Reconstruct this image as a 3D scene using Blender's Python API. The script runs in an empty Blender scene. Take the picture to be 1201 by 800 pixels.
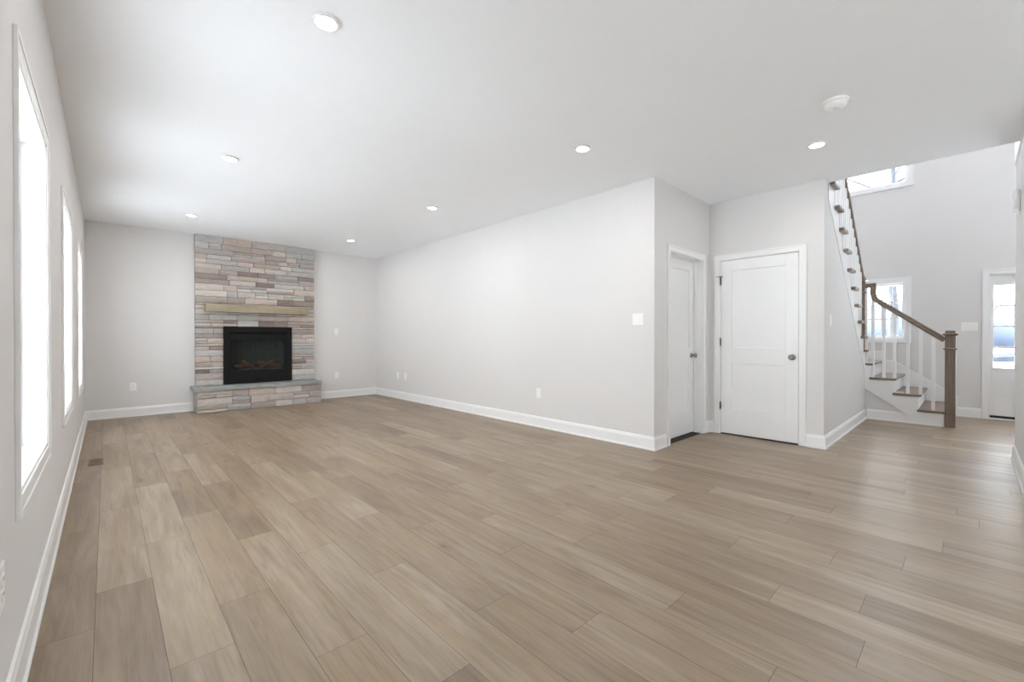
import bpy, bmesh, math, random
from mathutils import Vector, Matrix

SC = bpy.context.scene
COL = SC.collection

# ------------------------------------------------------------------ camera
CAM_F, CAM_YAW, CAM_PITCH, CAM_H = 506.07, 43.2133, -0.3086, 1.1216
cam_data = bpy.data.cameras.new('camera')
cam = bpy.data.objects.new('camera', cam_data)
COL.objects.link(cam)
cam_data.sensor_fit = 'HORIZONTAL'
cam_data.sensor_width = 36.0
cam_data.lens = CAM_F / 1201.0 * 36.0
cam_data.clip_start = 0.02
cam_data.clip_end = 2000
cam.location = (0, 0, CAM_H)
cam.rotation_euler = (math.radians(90 + CAM_PITCH), 0, -math.radians(CAM_YAW))
SC.camera = cam

# ------------------------------------------------------------------ light set-up
SKY_STRENGTH = 5.0
EXPOSURE = 1.14
CAN_POWER = 3.0
FOYER_POWER = 4.0
SUN_POWER = 14.0
SC.view_settings.view_transform = 'Standard'
SC.view_settings.look = 'None'
SC.view_settings.exposure = EXPOSURE
SC.view_settings.gamma = 1.0
SC.view_settings.use_curve_mapping = False
SC.cycles.diffuse_bounces = 10
SC.cycles.max_bounces = 16
SC.cycles.transparent_max_bounces = 16
SC.cycles.sample_clamp_indirect = 6.0
SC.cycles.caustics_reflective = False
SC.cycles.caustics_refractive = False

world = bpy.data.worlds.new('overcast_sky')
SC.world = world
world.use_nodes = True
wn = world.node_tree
wn.nodes.clear()
w_out = wn.nodes.new('ShaderNodeOutputWorld')
w_bg = wn.nodes.new('ShaderNodeBackground')
w_tc = wn.nodes.new('ShaderNodeTexCoord')
w_sep = wn.nodes.new('ShaderNodeSeparateXYZ')
w_ramp = wn.nodes.new('ShaderNodeValToRGB')
w_ramp.color_ramp.elements[0].position = 0.0
w_ramp.color_ramp.elements[0].color = (0.94, 0.98, 1.035, 1)
w_ramp.color_ramp.elements[1].position = 1.0
w_ramp.color_ramp.elements[1].color = (0.89, 0.955, 1.045, 1)
wn.links.new(w_tc.outputs['Generated'], w_sep.inputs[0])
wn.links.new(w_sep.outputs['Z'], w_ramp.inputs[0])
wn.links.new(w_ramp.outputs[0], w_bg.inputs['Color'])
w_bg.inputs['Strength'].default_value = SKY_STRENGTH
wn.links.new(w_bg.outputs[0], w_out.inputs['Surface'])

sun_d = bpy.data.lights.new('added_sun', 'SUN')      # added, unseen low sun over the back of the house: lights the snow, enters no window
sun_d.energy = SUN_POWER
sun_d.angle = math.radians(2)
sun_d.color = (1.0, 0.98, 0.95)
sun = bpy.data.objects.new('added_sun', sun_d)
sun.rotation_euler = (math.radians(-52), 0, 0)
COL.objects.link(sun)

# ------------------------------------------------------------------ room measures (metres)
XL, XR = -0.215, 3.994          # window wall, long plain wall
YB, YE = 8.27, 2.172            # fireplace wall, return wall with the small door
XC, YF = 5.304, 1.0216          # closet door wall, hall wall under the stairs
XS, XF = 7.765, 8.97            # outer string of the lower flight, front wall
YREAR = -4.6
ZC, ZTOP = 2.74, 5.7
CEIL_EDGE = 5.46
YH = -0.28                      # far side wall of the hall


def portal(name, loc, rot, sx, sy):
    d = bpy.data.lights.new(name, 'AREA')
    d.shape = 'RECTANGLE'
    d.size, d.size_y = sx, sy
    d.cycles.is_portal = True
    o = bpy.data.objects.new(name, d)
    o.location, o.rotation_euler = loc, rot
    COL.objects.link(o)


WINS = [(2.155, 3.09), (4.145, 5.08), (6.135, 7.07)]     # openings in the window wall
WZ0, WZ1 = 0.60, 2.06
REAR = [(1.60, 3.20)]                                    # unseen window behind the camera, added for its light
RZ0, RZ1 = 1.0, 2.1
ADDED_PATIO = (-2.8, -1.05)                                     # unseen patio door behind the camera, added to let light through the window wall
for a_, b_ in WINS:
    portal('window_portal', (XL - 0.16, (a_ + b_) / 2, (WZ0 + WZ1) / 2), (0, -math.pi / 2, 0), WZ1 - WZ0, b_ - a_)
for a_, b_ in REAR:
    portal('window_portal', ((a_ + b_) / 2, YREAR - 0.16, (RZ0 + RZ1) / 2), (math.pi / 2, 0, 0), b_ - a_, RZ1 - RZ0)
portal('window_portal', (XL - 0.16, sum(ADDED_PATIO) / 2, 1.16), (0, -math.pi / 2, 0), 2.28, ADDED_PATIO[1] - ADDED_PATIO[0])
portal('window_portal', (XF + 0.17, 1.10, 1.56), (0, math.pi / 2, 0), 0.9, 0.76)
portal('window_portal', (XF + 0.17, 1.10, 4.17), (0, math.pi / 2, 0), 1.3, 0.86)
portal('window_portal', (XF + 0.17, -1.075, 4.25), (0, math.pi / 2, 0), 1.9, 1.05)
portal('window_portal', (XF + 0.17, -0.31, 1.29), (0, math.pi / 2, 0), 1.2, 0.2)
portal('window_portal', (XF + 0.17, -1.02, 1.2), (0, math.pi / 2, 0), 1.6, 0.6)

# ------------------------------------------------------------------ helpers


def srgb(r, g, b):
    def c(v):
        v /= 255.0
        return v / 12.92 if v <= 0.04045 else ((v + 0.055) / 1.055) ** 2.4
    return (c(r), c(g), c(b), 1.0)


class Nodes:
    def __init__(self, name):
        self.m = bpy.data.materials.new(name)
        self.m.use_nodes = True
        self.t = self.m.node_tree
        self.b = self.t.nodes['Principled BSDF']
        self.out = self.t.nodes['Material Output']

    def n(self, kind, **kw):
        nd = self.t.nodes.new('ShaderNode' + kind)
        for k, v in kw.items():
            setattr(nd, k, v)
        return nd

    def l(self, a, b):
        self.t.links.new(a, b)

    def noise(self, vec, scale, detail=3.0, rough=0.55, dist=0.0):
        nd = self.n('TexNoise')
        nd.inputs['Scale'].default_value = scale
        nd.inputs['Detail'].default_value = detail
        nd.inputs['Roughness'].default_value = rough
        nd.inputs['Distortion'].default_value = dist
        if vec is not None:
            self.l(vec, nd.inputs['Vector'])
        return nd.outputs['Fac']

    def ramp(self, fac, stops):
        nd = self.n('ValToRGB')
        e = nd.color_ramp.elements
        while len(e) < len(stops):
            e.new(0.5)
        for el, (p, c) in zip(e, stops):
            el.position = p
            el.color = c
        self.l(fac, nd.inputs[0])
        return nd.outputs[0]

    def mix(self, fac, a, b, mode='MIX'):
        nd = self.n('Mix', data_type='RGBA', blend_type=mode)
        for i, v in ((0, fac), (6, a), (7, b)):
            if hasattr(v, 'links'):
                self.l(v, nd.inputs[i])
            else:
                nd.inputs[i].default_value = v
        return nd.outputs[2]

    def math(self, op, a, b=0.0):
        nd = self.n('Math', operation=op)
        for i, v in enumerate((a, b)):
            if hasattr(v, 'links'):
                self.l(v, nd.inputs[i])
            else:
                nd.inputs[i].default_value = v
        return nd.outputs[0]

    def bump(self, h, strength, dist=0.002):
        nd = self.n('Bump')
        nd.inputs['Strength'].default_value = strength
        nd.inputs['Distance'].default_value = dist
        self.l(h, nd.inputs['Height'])
        self.l(nd.outputs[0], self.b.inputs['Normal'])

    def mapping(self, scale, coord='Object'):
        tc = self.n('TexCoord')
        mp = self.n('Mapping')
        mp.inputs['Scale'].default_value = scale
        self.l(tc.outputs[coord], mp.inputs['Vector'])
        return mp.outputs[0]


def plain(name, col, rough=0.5, metal=0.0, var=0.02, scale=30.0, bump=0.0, spec=0.5):
    k = Nodes(name)
    v = k.mapping((1, 1, 1))
    f = k.noise(v, scale)
    lo = tuple(c * (1 - var) for c in col[:3]) + (1,)
    hi = tuple(min(1, c * (1 + var)) for c in col[:3]) + (1,)
    k.l(k.ramp(f, [(0.3, lo), (0.7, hi)]), k.b.inputs['Base Color'])
    k.b.inputs['Roughness'].default_value = rough
    k.b.inputs['Metallic'].default_value = metal
    k.b.inputs['Specular IOR Level'].default_value = spec
    if bump:
        k.bump(k.noise(v, scale * 8), bump)
    return k.m


def emit(name, col, strength):
    k = Nodes(name)
    k.b.inputs['Base Color'].default_value = col
    k.b.inputs['Emission Color'].default_value = col
    k.b.inputs['Emission Strength'].default_value = strength
    return k.m


def wood(name, dark, light, axis='Y', rough=0.45, scale=1.0):
    k = Nodes(name)
    s = {'X': (1.5, 22, 22), 'Y': (22, 1.5, 22), 'Z': (22, 22, 1.5)}[axis]
    v = k.mapping(tuple(q * scale for q in s))
    f = k.noise(v, 3.0, 5, 0.6, 0.6)
    g = k.noise(v, 14.0, 3, 0.6)
    c = k.ramp(f, [(0.3, dark), (0.7, light)])
    c = k.mix(0.25, c, k.ramp(g, [(0.35, dark), (0.65, light)]))
    k.l(c, k.b.inputs['Base Color'])
    k.b.inputs['Roughness'].default_value = rough
    k.bump(g, 0.1, 0.001)
    return k.m


def glass(name, tint=(0.97, 0.985, 0.98, 1), refl=0.25):
    k = Nodes(name)
    k.t.nodes.remove(k.b)
    tr = k.n('BsdfTransparent')
    tr.inputs[0].default_value = tint
    gl = k.n('BsdfGlossy')
    gl.inputs['Roughness'].default_value = 0.02
    mx = k.n('MixShader')
    lw = k.n('LayerWeight')
    lw.inputs[0].default_value = 0.5
    k.l(k.math('MULTIPLY', lw.outputs['Fresnel'], refl), mx.inputs[0])
    k.l(tr.outputs[0], mx.inputs[1])
    k.l(gl.outputs[0], mx.inputs[2])
    k.l(mx.outputs[0], k.out.inputs[0])
    return k.m


M = {}
M['wall'] = plain('greige_wall_paint', srgb(220, 218, 217), 0.75, var=0.006, scale=4, bump=0.03, spec=0.25)
M['ceiling'] = plain('white_ceiling_paint', srgb(245, 247, 250), 0.85, var=0.004, scale=4, bump=0.03, spec=0.2)
M['trim'] = plain('white_trim_enamel', srgb(235, 235, 235), 0.35, var=0.004, scale=6)
M['plastic'] = plain('white_plastic', srgb(240, 239, 237), 0.35, var=0.004, scale=10)
M['slot'] = plain('dark_slot', srgb(90, 88, 86), 0.6)
M['nickel'] = plain('brushed_nickel', srgb(150, 147, 142), 0.28, 0.95, var=0.06, scale=60)
M['black'] = plain('black_powder_coat', srgb(18, 17, 17), 0.55, var=0.1, scale=40, spec=0.22)
M['black_in'] = plain('black_firebox_liner', srgb(84, 90, 88), 0.75, var=0.2, scale=12)
M['log'] = plain('ceramic_log', srgb(134, 106, 88), 0.9, var=0.45, scale=22, bump=0.6)
M['ash'] = plain('grey_ember_bed', srgb(120, 118, 116), 0.95, var=0.5, scale=45, bump=0.8)
M['slab'] = plain('blue_grey_hearth_stone', srgb(150, 153, 150), 0.7, var=0.16, scale=9, bump=0.35)
M['mortar'] = plain('stone_backing', srgb(84, 79, 76), 0.95, var=0.15, scale=30)
M['mantel'] = wood('weathered_oak_beam', srgb(134, 122, 102), srgb(172, 160, 138), 'X', 0.8, 0.5)
M['stair_wood'] = wood('grey_brown_oak', srgb(96, 82, 70), srgb(140, 123, 107), 'Y', 0.38)
M['post_wood'] = wood('grey_brown_oak_post', srgb(98, 84, 72), srgb(138, 121, 105), 'Z', 0.38)
M['vent'] = wood('floor_register_wood', srgb(108, 94, 78), srgb(134, 118, 100), 'Y', 0.5)
M['glass'] = glass('window_glass')
M['fire_glass'] = glass('smoked_fire_glass', (0.72, 0.74, 0.73, 1), 0.12)
M['lens'] = emit('downlight_lens', (1.0, 0.97, 0.92, 1), 14.0)
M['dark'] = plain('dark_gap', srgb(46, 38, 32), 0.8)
M['bark'] = plain('grey_bark', srgb(62, 64, 69), 0.95, var=0.35, scale=10, bump=0.6)
M['snow'] = plain('snow', srgb(236, 239, 243), 0.9, var=0.03, scale=0.6)
M['hill'] = plain('winter_woods', srgb(58, 66, 82), 1.0, var=0.3, scale=0.12)
M['fence'] = plain('painted_fence', srgb(120, 124, 130), 0.8, var=0.1)
M['hedge'] = plain('bare_hedge', srgb(50, 55, 64), 1.0, var=0.4, scale=3)


def floor_material():
    k = Nodes('oak_look_vinyl_plank')
    at = k.n('Attribute', attribute_name='plank')
    sep = k.n('SeparateColor')
    k.l(at.outputs['Color'], sep.inputs[0])
    tc = k.n('TexCoord')
    off = k.n('CombineXYZ')
    k.l(k.math('MULTIPLY', sep.outputs[1], 37.0), off.inputs[0])
    k.l(k.math('MULTIPLY', sep.outputs[2], 53.0), off.inputs[1])
    add = k.n('VectorMath', operation='ADD')
    k.l(tc.outputs['Object'], add.inputs[0])
    k.l(off.outputs[0], add.inputs[1])

    def mp(s):
        m = k.n('Mapping')
        m.inputs['Scale'].default_value = s
        k.l(add.outputs[0], m.inputs['Vector'])
        return m.outputs[0]
    broad = k.noise(mp((8.0, 1.0, 1)), 1.0, 3, 0.6, 1.0)         # soft cloudy bands along the plank
    band = k.noise(mp((24.0, 1.3, 1)), 1.0, 3, 0.6, 1.4)          # darker heartwood bands
    warm = k.noise(mp((10.0, 0.8, 1)), 1.0, 2, 0.5, 0.6)
    grain = k.noise(mp((75.0, 3.0, 1)), 1.0, 4, 0.62, 0.15)
    fine = k.noise(mp((230.0, 10.0, 1)), 1.0, 2, 0.6)
    t = k.math('ADD', k.math('MULTIPLY', sep.outputs[0], 0.40), k.math('MULTIPLY', broad, 0.80))
    base = k.ramp(t, [(0.18, srgb(103, 83, 64)), (0.42, srgb(124, 104, 83)), (0.62, srgb(143, 124, 102)), (0.86, srgb(162, 146, 126))])
    tan = k.mix(k.ramp(warm, [(0.50, (0, 0, 0, 1)), (0.70, (0.8, 0.8, 0.8, 1))]), base, srgb(147, 125, 96))
    bd = k.ramp(band, [(0.28, (0.78, 0.76, 0.75, 1)), (0.48, (1, 1, 1, 1)), (0.74, (1.10, 1.10, 1.10, 1))])
    c = k.mix(1.0, tan, bd, 'MULTIPLY')
    gr = k.ramp(grain, [(0.28, (0.80, 0.78, 0.76, 1)), (0.50, (1, 1, 1, 1)), (0.75, (1.08, 1.08, 1.08, 1))])
    c = k.mix(0.8, c, gr, 'MULTIPLY')
    fn = k.ramp(fine, [(0.32, (0.84, 0.83, 0.82, 1)), (0.55, (1, 1, 1, 1))])
    c = k.mix(0.55, c, fn, 'MULTIPLY')
    # knots
    vo = k.n('TexVoronoi')
    vo.inputs['Scale'].default_value = 1.0
    wv = k.n('VectorMath', operation='ADD')
    wob = k.n('TexNoise')
    wob.inputs['Scale'].default_value = 9.0
    k.l(add.outputs[0], wob.inputs['Vector'])
    sc = k.n('VectorMath', operation='SCALE')
    sc.inputs['Scale'].default_value = 0.06
    k.l(wob.outputs['Color'], sc.inputs[0])
    k.l(add.outputs[0], wv.inputs[0])
    k.l(sc.outputs[0], wv.inputs[1])
    m2 = k.n('Mapping')
    m2.inputs['Scale'].default_value = (4.4, 1.8, 1)
    k.l(wv.outputs[0], m2.inputs['Vector'])
    k.l(m2.outputs[0], vo.inputs['Vector'])
    kn = k.ramp(vo.outputs['Distance'], [(0.03, (0.55, 0.45, 0.37, 1)), (0.085, (0.84, 0.79, 0.74, 1)), (0.17, (1, 1, 1, 1))])
    c = k.mix(0.8, c, kn, 'MULTIPLY')
    k.l(c, k.b.inputs['Base Color'])
    rr = k.n('MapRange')
    rr.inputs['To Min'].default_value = 0.31
    rr.inputs['To Max'].default_value = 0.44
    k.l(grain, rr.inputs['Value'])
    k.l(rr.outputs[0], k.b.inputs['Roughness'])
    k.b.inputs['Specular IOR Level'].default_value = 0.85
    k.bump(k.math('ADD', grain, fine), 0.10, 0.0015)
    return k.m


def stone_material():
    k = Nodes('stacked_ledge_stone')
    at = k.n('Attribute', attribute_name='stone')
    v = k.mapping((1, 1, 3.0))
    a = k.noise(v, 11.0, 5, 0.65, 0.3)
    b = k.noise(v, 60.0, 3, 0.6)
    c = k.mix(0.7, at.outputs['Color'], k.ramp(a, [(0.25, (0.78, 0.77, 0.77, 1)), (0.5, (1.02, 1.02, 1.02, 1)), (0.8, (1.2, 1.19, 1.17, 1))]), 'MULTIPLY')
    c = k.mix(0.4, c, k.ramp(b, [(0.3, (0.78, 0.77, 0.77, 1)), (0.6, (1.05, 1.05, 1.05, 1))]), 'MULTIPLY')
    k.l(c, k.b.inputs['Base Color'])
    k.b.inputs['Roughness'].default_value = 0.9
    k.bump(k.math('ADD', a, k.math('MULTIPLY', b, 0.4)), 0.7, 0.012)
    return k.m


M['floor'] = floor_material()
M['stone'] = stone_material()

ORG = {}


def tag(o, label=None, cat=None, group=None, kind=None):
    for k_, v_ in (('label', label), ('category', cat), ('group', group), ('kind', kind)):
        if v_:
            o[k_] = v_
    return o


class MB:
    """collects faces, then links them as one mesh object"""

    def __init__(self):
        self.v, self.f, self.c, self.sm = [], [], [], []
        self.col = None

    def face(self, pts, smooth=False):
        i = len(self.v)
        self.v += [tuple(p) for p in pts]
        self.f.append(tuple(range(i, i + len(pts))))
        self.c.append(self.col)
        self.sm.append(smooth)

    def grid(self, rings, close_u=False, close_v=False, smooth=True, caps=True):
        """rings: list of equal-length point loops"""
        i0 = len(self.v)
        n = len(rings[0])
        for r in rings:
            self.v += [tuple(p) for p in r]
        m = len(rings)
        for a in range(m if close_v else m - 1):
            b = (a + 1) % m
            for j in range(n):
                q = (j + 1) % n
                self.f.append((i0 + a * n + j, i0 + a * n + q, i0 + b * n + q, i0 + b * n + j))
                self.c.append(self.col)
                self.sm.append(smooth)
        if caps and not close_v:
            for r, rev in ((0, True), (m - 1, False)):
                idx = [i0 + r * n + j for j in range(n)]
                self.f.append(tuple(reversed(idx)) if rev else tuple(idx))
                self.c.append(self.col)
                self.sm.append(False)
        return self

    def box(self, x0, x1, y0, y1, z0, z1):
        self.grid([[(x0, y0, z0), (x1, y0, z0), (x1, y1, z0), (x0, y1, z0)],
                   [(x0, y0, z1), (x1, y0, z1), (x1, y1, z1), (x0, y1, z1)]], smooth=False)
        return self

    def prism(self, poly, ax, a, b):
        """poly in the two other axes (in x,y,z order), extruded along ax from a to b"""
        def P(p, t):
            if ax == 'x':
                return (t, p[0], p[1])
            if ax == 'y':
                return (p[0], t, p[1])
            return (p[0], p[1], t)
        self.grid([[P(p, a) for p in poly], [P(p, b) for p in poly]], smooth=False)
        return self

    def lathe(self, prof, c, ax='z', seg=24, smooth=True, ring=False):
        """prof: list of (radius, height along ax)"""
        rings = []
        for r, h in prof:
            ring = []
            for j in range(seg):
                t = 2 * math.pi * j / seg
                u, w = r * math.cos(t), r * math.sin(t)
                if ax == 'z':
                    ring.append((c[0] + u, c[1] + w, c[2] + h))
                elif ax == 'y':
                    ring.append((c[0] + u, c[1] + h, c[2] + w))
                else:
                    ring.append((c[0] + h, c[1] + u, c[2] + w))
            rings.append(ring)
        self.grid(rings, smooth=smooth, close_v=ring)
        return self

    def tube(self, pts, rad, seg=8):
        pts = [Vector(p) for p in pts]
        if not hasattr(rad, '__len__'):
            rad = [rad] * len(pts)
        rings = []
        nrm = None
        for i, p in enumerate(pts):
            t = (pts[min(i + 1, len(pts) - 1)] - pts[max(i - 1, 0)]).normalized()
            if nrm is None:
                nrm = t.orthogonal().normalized()
            nrm = (nrm - t * nrm.dot(t)).normalized()
            bn = t.cross(nrm)
            rings.append([p + (nrm * math.cos(2 * math.pi * j / seg) + bn * math.sin(2 * math.pi * j / seg)) * rad[i] for j in range(seg)])
        self.grid(rings)
        return self

    def sweep(self, pts, prof, side):
        """prof (a,b): a along the fixed side vector, b along side x tangent; mitred joints"""
        pts = [Vector(p) for p in pts]
        side = Vector(side)
        rings = []
        for i, p in enumerate(pts):
            t0 = (p - pts[i - 1]).normalized() if i else (pts[1] - p).normalized()
            t1 = (pts[i + 1] - p).normalized() if i + 1 < len(pts) else t0
            n0, n1 = side.cross(t0).normalized(), side.cross(t1).normalized()
            n = n0 + n1
            n = n.normalized() / max(0.3, n.normalized().dot(n0))
            rings.append([p + side * a + n * b for a, b in prof])
        self.grid(rings, smooth=False)
        return self

    def build(self, name, mat, parent=None, bevel=0.0, attr=None, origin=None, recalc=True):
        vs = [Vector(p) for p in self.v]
        lo = Vector((min(p.x for p in vs), min(p.y for p in vs), min(p.z for p in vs)))
        hi = Vector((max(p.x for p in vs), max(p.y for p in vs), max(p.z for p in vs)))
        org = Vector(origin) if origin else Vector(((lo.x + hi.x) / 2, (lo.y + hi.y) / 2, lo.z))
        me = bpy.data.meshes.new(name)
        me.from_pydata([p - org for p in vs], [], self.f)
        me.polygons.foreach_set('use_smooth', self.sm)
        if attr:
            ca = me.attributes.new(attr, 'FLOAT_COLOR', 'FACE')
            for i, c in enumerate(self.c):
                ca.data[i].color = c or (0.5, 0.5, 0.5, 1)
        if recalc:
            bm = bmesh.new()
            bm.from_mesh(me)
            bmesh.ops.recalc_face_normals(bm, faces=bm.faces)
            bm.to_mesh(me)
            bm.free()
        for m_ in (mat if isinstance(mat, (list, tuple)) else [mat]):
            me.materials.append(m_)
        o = bpy.data.objects.new(name, me)
        COL.objects.link(o)
        po = ORG[parent.name] if parent else Vector((0, 0, 0))
        o.parent = parent
        o.location = org - po
        ORG[o.name] = org
        if bevel:
            bv = o.modifiers.new('bevel', 'BEVEL')
            bv.width = bevel
            bv.segments = 2
            bv.limit_method = 'ANGLE'
        return o


def empty(name, loc, label=None, cat=None, group=None, kind=None):
    o = bpy.data.objects.new(name, None)
    o.empty_display_size = 0.1
    COL.objects.link(o)
    o.location = loc
    ORG[o.name] = Vector(loc)
    return tag(o, label, cat, group, kind)


def struct(mb, name, mat, **kw):
    return tag(mb.build(name, mat, **kw), kind='structure')


def wall_cells(mb, ax, a, b, u0, u1, z0, z1, holes):
    """a wall from a to b thick along ax, from u0..u1 along the other axis, with rectangular holes"""
    us = sorted({u0, u1} | {h[0] for h in holes} | {h[1] for h in holes})
    zs = sorted({z0, z1} | {h[2] for h in holes} | {h[3] for h in holes})
    us = [u for u in us if u0 <= u <= u1]
    zs = [z for z in zs if z0 <= z <= z1]
    for i in range(len(us) - 1):
        run = None
        for j in range(len(zs) - 1):
            cu, cz = (us[i] + us[i + 1]) / 2, (zs[j] + zs[j + 1]) / 2
            solid = not any(h[0] < cu < h[1] and h[2] < cz < h[3] for h in holes)
            if solid:
                run = (run[0], zs[j + 1]) if run else (zs[j], zs[j + 1])
            if run and (not solid or j == len(zs) - 2):
                if ax == 'x':
                    mb.box(a, b, us[i], us[i + 1], run[0], run[1])
                else:
                    mb.box(us[i], us[i + 1], a, b, run[0], run[1])
                run = None
    return mb


# ------------------------------------------------------------------ floor
def build_floor():
    rnd = random.Random(11)
    mb = MB()
    W, L, X0 = 0.1895, 1.22, -0.038
    joints = {0: 2.63, 1: 1.855, 2: 2.16, 3: 1.57, 4: 1.18, 5: 1.946, 6: 1.39, 7: 1.038, 8: 2.89, 9: 3.30, 10: 0.265,
              11: 0.59, 12: 0.31, 13: 0.886, 14: 0.48, 15: 0.226, 16: 0.768, 17: 0.10, 18: 0.617}
    tones = {(0, 2.63): 0.85, (0, 1.41): 0.12, (1, 1.855): 0.85, (1, 3.075): 0.9, (1, 0.635): 0.45, (2, 3.38): 0.18, (2, 2.16): 0.62,
             (2, 0.94): 0.35, (3, 1.57): 0.7, (3, 2.79): 0.2, (3, 0.35): 0.4, (4, 2.4): 0.82, (4, 1.18): 0.7, (5, 1.946): 0.45,
             (5, 3.166): 0.9, (5, 0.726): 0.62, (6, 1.39): 0.45, (6, 2.61): 0.8, (7, 2.258): 0.2, (-1, 2.3): 0.25, (-1, 1.1): 0.3,
             (8, 1.67): 0.4, (7, 1.038): 0.5}
    joints[-1] = 2.32
    ncol = int((XF + 0.1 - X0) / W) + 1
    gap = 0.0006
    for i in range(-1, ncol):
        x0 = max(XL, X0 + i * W) if i < 0 else X0 + i * W
        x1 = X0 + (i + 1) * W
        ph = joints.get(i, rnd.uniform(0, L))
        y = ph - L * math.ceil((ph - YREAR) / L)
        ymax = YB if x0 < XR + 0.1 else 2.4
        while y < ymax:
            ya, yb = max(y, YREAR - 0.2), min(y + L, ymax)
            tone = min(1, max(0, rnd.gauss(0.48, 0.23)))
            for (ci, yy), tv in tones.items():
                if ci == i and abs(yy - y) < 0.08:
                    tone = tv
            mb.col = (tone, rnd.random(), rnd.random(), 1)
            if yb - ya > 0.01:
                mb.face([(x0 + gap, ya + gap, 0), (x1 - gap, ya + gap, 0), (x1 - gap, yb - gap, 0), (x0 + gap, yb - gap, 0)])
            y += L
    mb.col = (0.0, 0.5, 0.5, 1)
    mb.face([(XL - 0.2, YREAR - 0.2, -0.0025), (XF + 0.2, YREAR - 0.2, -0.0025), (XF + 0.2, YB + 0.2, -0.0025), (XL - 0.2, YB + 0.2, -0.0025)])
    me = struct(mb, 'floor', [M['floor'], M['dark']], attr='plank', origin=(0, 0, 0), recalc=False)
    me.data.polygons[len(me.data.polygons) - 1].material_index = 1


build_floor()

# ------------------------------------------------------------------ walls and ceilings
T = 0.14
CX0, CX1, CY0, CY1 = 4.318, 5.118, 1.2375, 2.0395   # clear door openings
DZ = 2.045
mb = MB()
wall_cells(mb, 'x', XL - 0.16, XL, YREAR, YB, 0, ZC, [(a, b, WZ0, WZ1) for a, b in WINS] + [ADDED_PATIO + (0.02, 2.30)])
struct(mb, 'wall_left', M['wall'])
mb = MB()
wall_cells(mb, 'y', YB, YB + T, XL - 0.16, XR + T, 0, ZC, [(1.42, 2.30, 0.54, 1.17)])
struct(mb, 'wall_back', M['wall'])
struct(MB().box(XR, XR + T, YE + 0.0, YB, 0, ZC), 'wall_right', M['wall'])
mb = MB()
wall_cells(mb, 'y', YE, YE + T, XR + T, XC, 0, ZC, [(CX0, CX1, 0, DZ)])
struct(mb, 'wall_return', M['wall'])
mb = MB()
wall_cells(mb, 'x', XC, XC + 0.12, YF, YE + T, 0, ZC, [(CY0, CY1, 0, DZ)])
struct(mb, 'wall_closet', M['wall'])
# hall wall below the rising flight: slopes with the stairs
SLOPE = 0.2 / 0.2345
XB = 7.87
def nose(x):
    return 0.96 + (XB - x) * SLOPE        # line through the tread nosings of the upper flight
mb = MB()
mb.prism([(XC + 0.12, 0), (XS + 0.02, 0), (XS + 0.02, nose(XS) - 0.44), (6.0, nose(6.0) - 0.44), (CEIL_EDGE - 0.01, nose(CEIL_EDGE) - 0.44),
          (CEIL_EDGE - 0.01, ZC - 0.002), (XC + 0.12, ZC - 0.002)], 'y', YF, YF + 0.1)
struct(mb, 'wall_hall', M['wall'])
# front wall with stair windows and the entry opening
FW = [(0.70, 1.50, 1.13, 2.0), (0.67, 1.53, 3.53, 4.82), (-1.52, -0.15, 0, 2.04), (-1.60, -0.55, 3.3, 5.2)]
mb = MB()
wall_cells(mb, 'x', XF, XF + 0.17, -2.0, 2.31, 0, ZTOP, FW)
struct(mb, 'wall_front', M['wall'])
struct(MB().box(CEIL_EDGE - 1.2, XF, YE + T, YE + 2 * T, 0.0, ZTOP), 'wall_stair', M['wall'])
# block on the other side of the hall, open foyer beyond it
struct(MB().box(4.6, 6.15, -2.0, YH, 0, ZC), 'wall_opposite', M['wall'])
struct(MB().box(4.6, XF + 0.17, -2.0 - T, -2.0, 0, ZTOP), 'wall_foyer', M['wall'])
struct(MB().box(CEIL_EDGE - 1.2 - T, CEIL_EDGE - 1.2, -2.0, YE + 2 * T, ZC + 0.3, ZTOP), 'wall_upstairs', M['wall'])
struct(MB().box(4.6, 4.6 + T, YREAR, -2.0 - T, 0, ZC), 'wall_kitchen', M['wall'])
mb = MB()
wall_cells(mb, 'y', YREAR - 0.16, YREAR, XL - 0.16, 4.6 + T, 0, ZC, [(a, b, RZ0, RZ1) for a, b in REAR])
struct(mb, 'wall_rear', M['wall'])
mb = MB()
mb.box(XL - 0.16, CEIL_EDGE, YREAR - 0.16, YF + 0.02, ZC, ZC + 0.3)
mb.box(XL - 0.16, XC + 0.05, YF + 0.02, YB + T, ZC, ZC + 0.3)
struct(mb, 'ceiling', M['ceiling'])
struct(MB().box(CEIL_EDGE - 1.4, XF + 0.2, -2.2, 2.5, ZTOP, ZTOP + 0.1), 'ceiling_foyer', M['ceiling'])
struct(MB().box(CEIL_EDGE, 6.165, -2.0, YH + 0.012, ZC, ZC + 0.3), 'trim_1', M['trim'], bevel=0.004)

# ------------------------------------------------------------------ baseboards: profile (distance from wall, height)
BP = [(0, 0), (0.022, 0), (0.022, 0.014), (0.015, 0.022), (0.014, 0.108), (0.010, 0.118), (0.008, 0.130), (0.0, 0.135)]


def baseboard(name, path, prof=BP):
    """path: (x, y) points with the room on the left-hand side when walking along it"""
    mb = MB()
    pts = [Vector((p[0], p[1], 0)) for p in path]
    rings = []
    for i, p in enumerate(pts):
        t0 = (p - pts[i - 1]).normalized() if i else (pts[1] - p).normalized()
        t1 = (pts[i + 1] - p).normalized() if i + 1 < len(pts) else t0
        n0, n1 = Vector((-t0.y, t0.x, 0)), Vector((-t1.y, t1.x, 0))
        n = (n0 + n1).normalized()
        n = n / max(0.3, n.dot(n0))
        rings.append([p + n * a + Vector((0, 0, h)) for a, h in prof])
    mb.grid(rings, smooth=False)
    return struct(mb, name, M['trim'])


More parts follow.
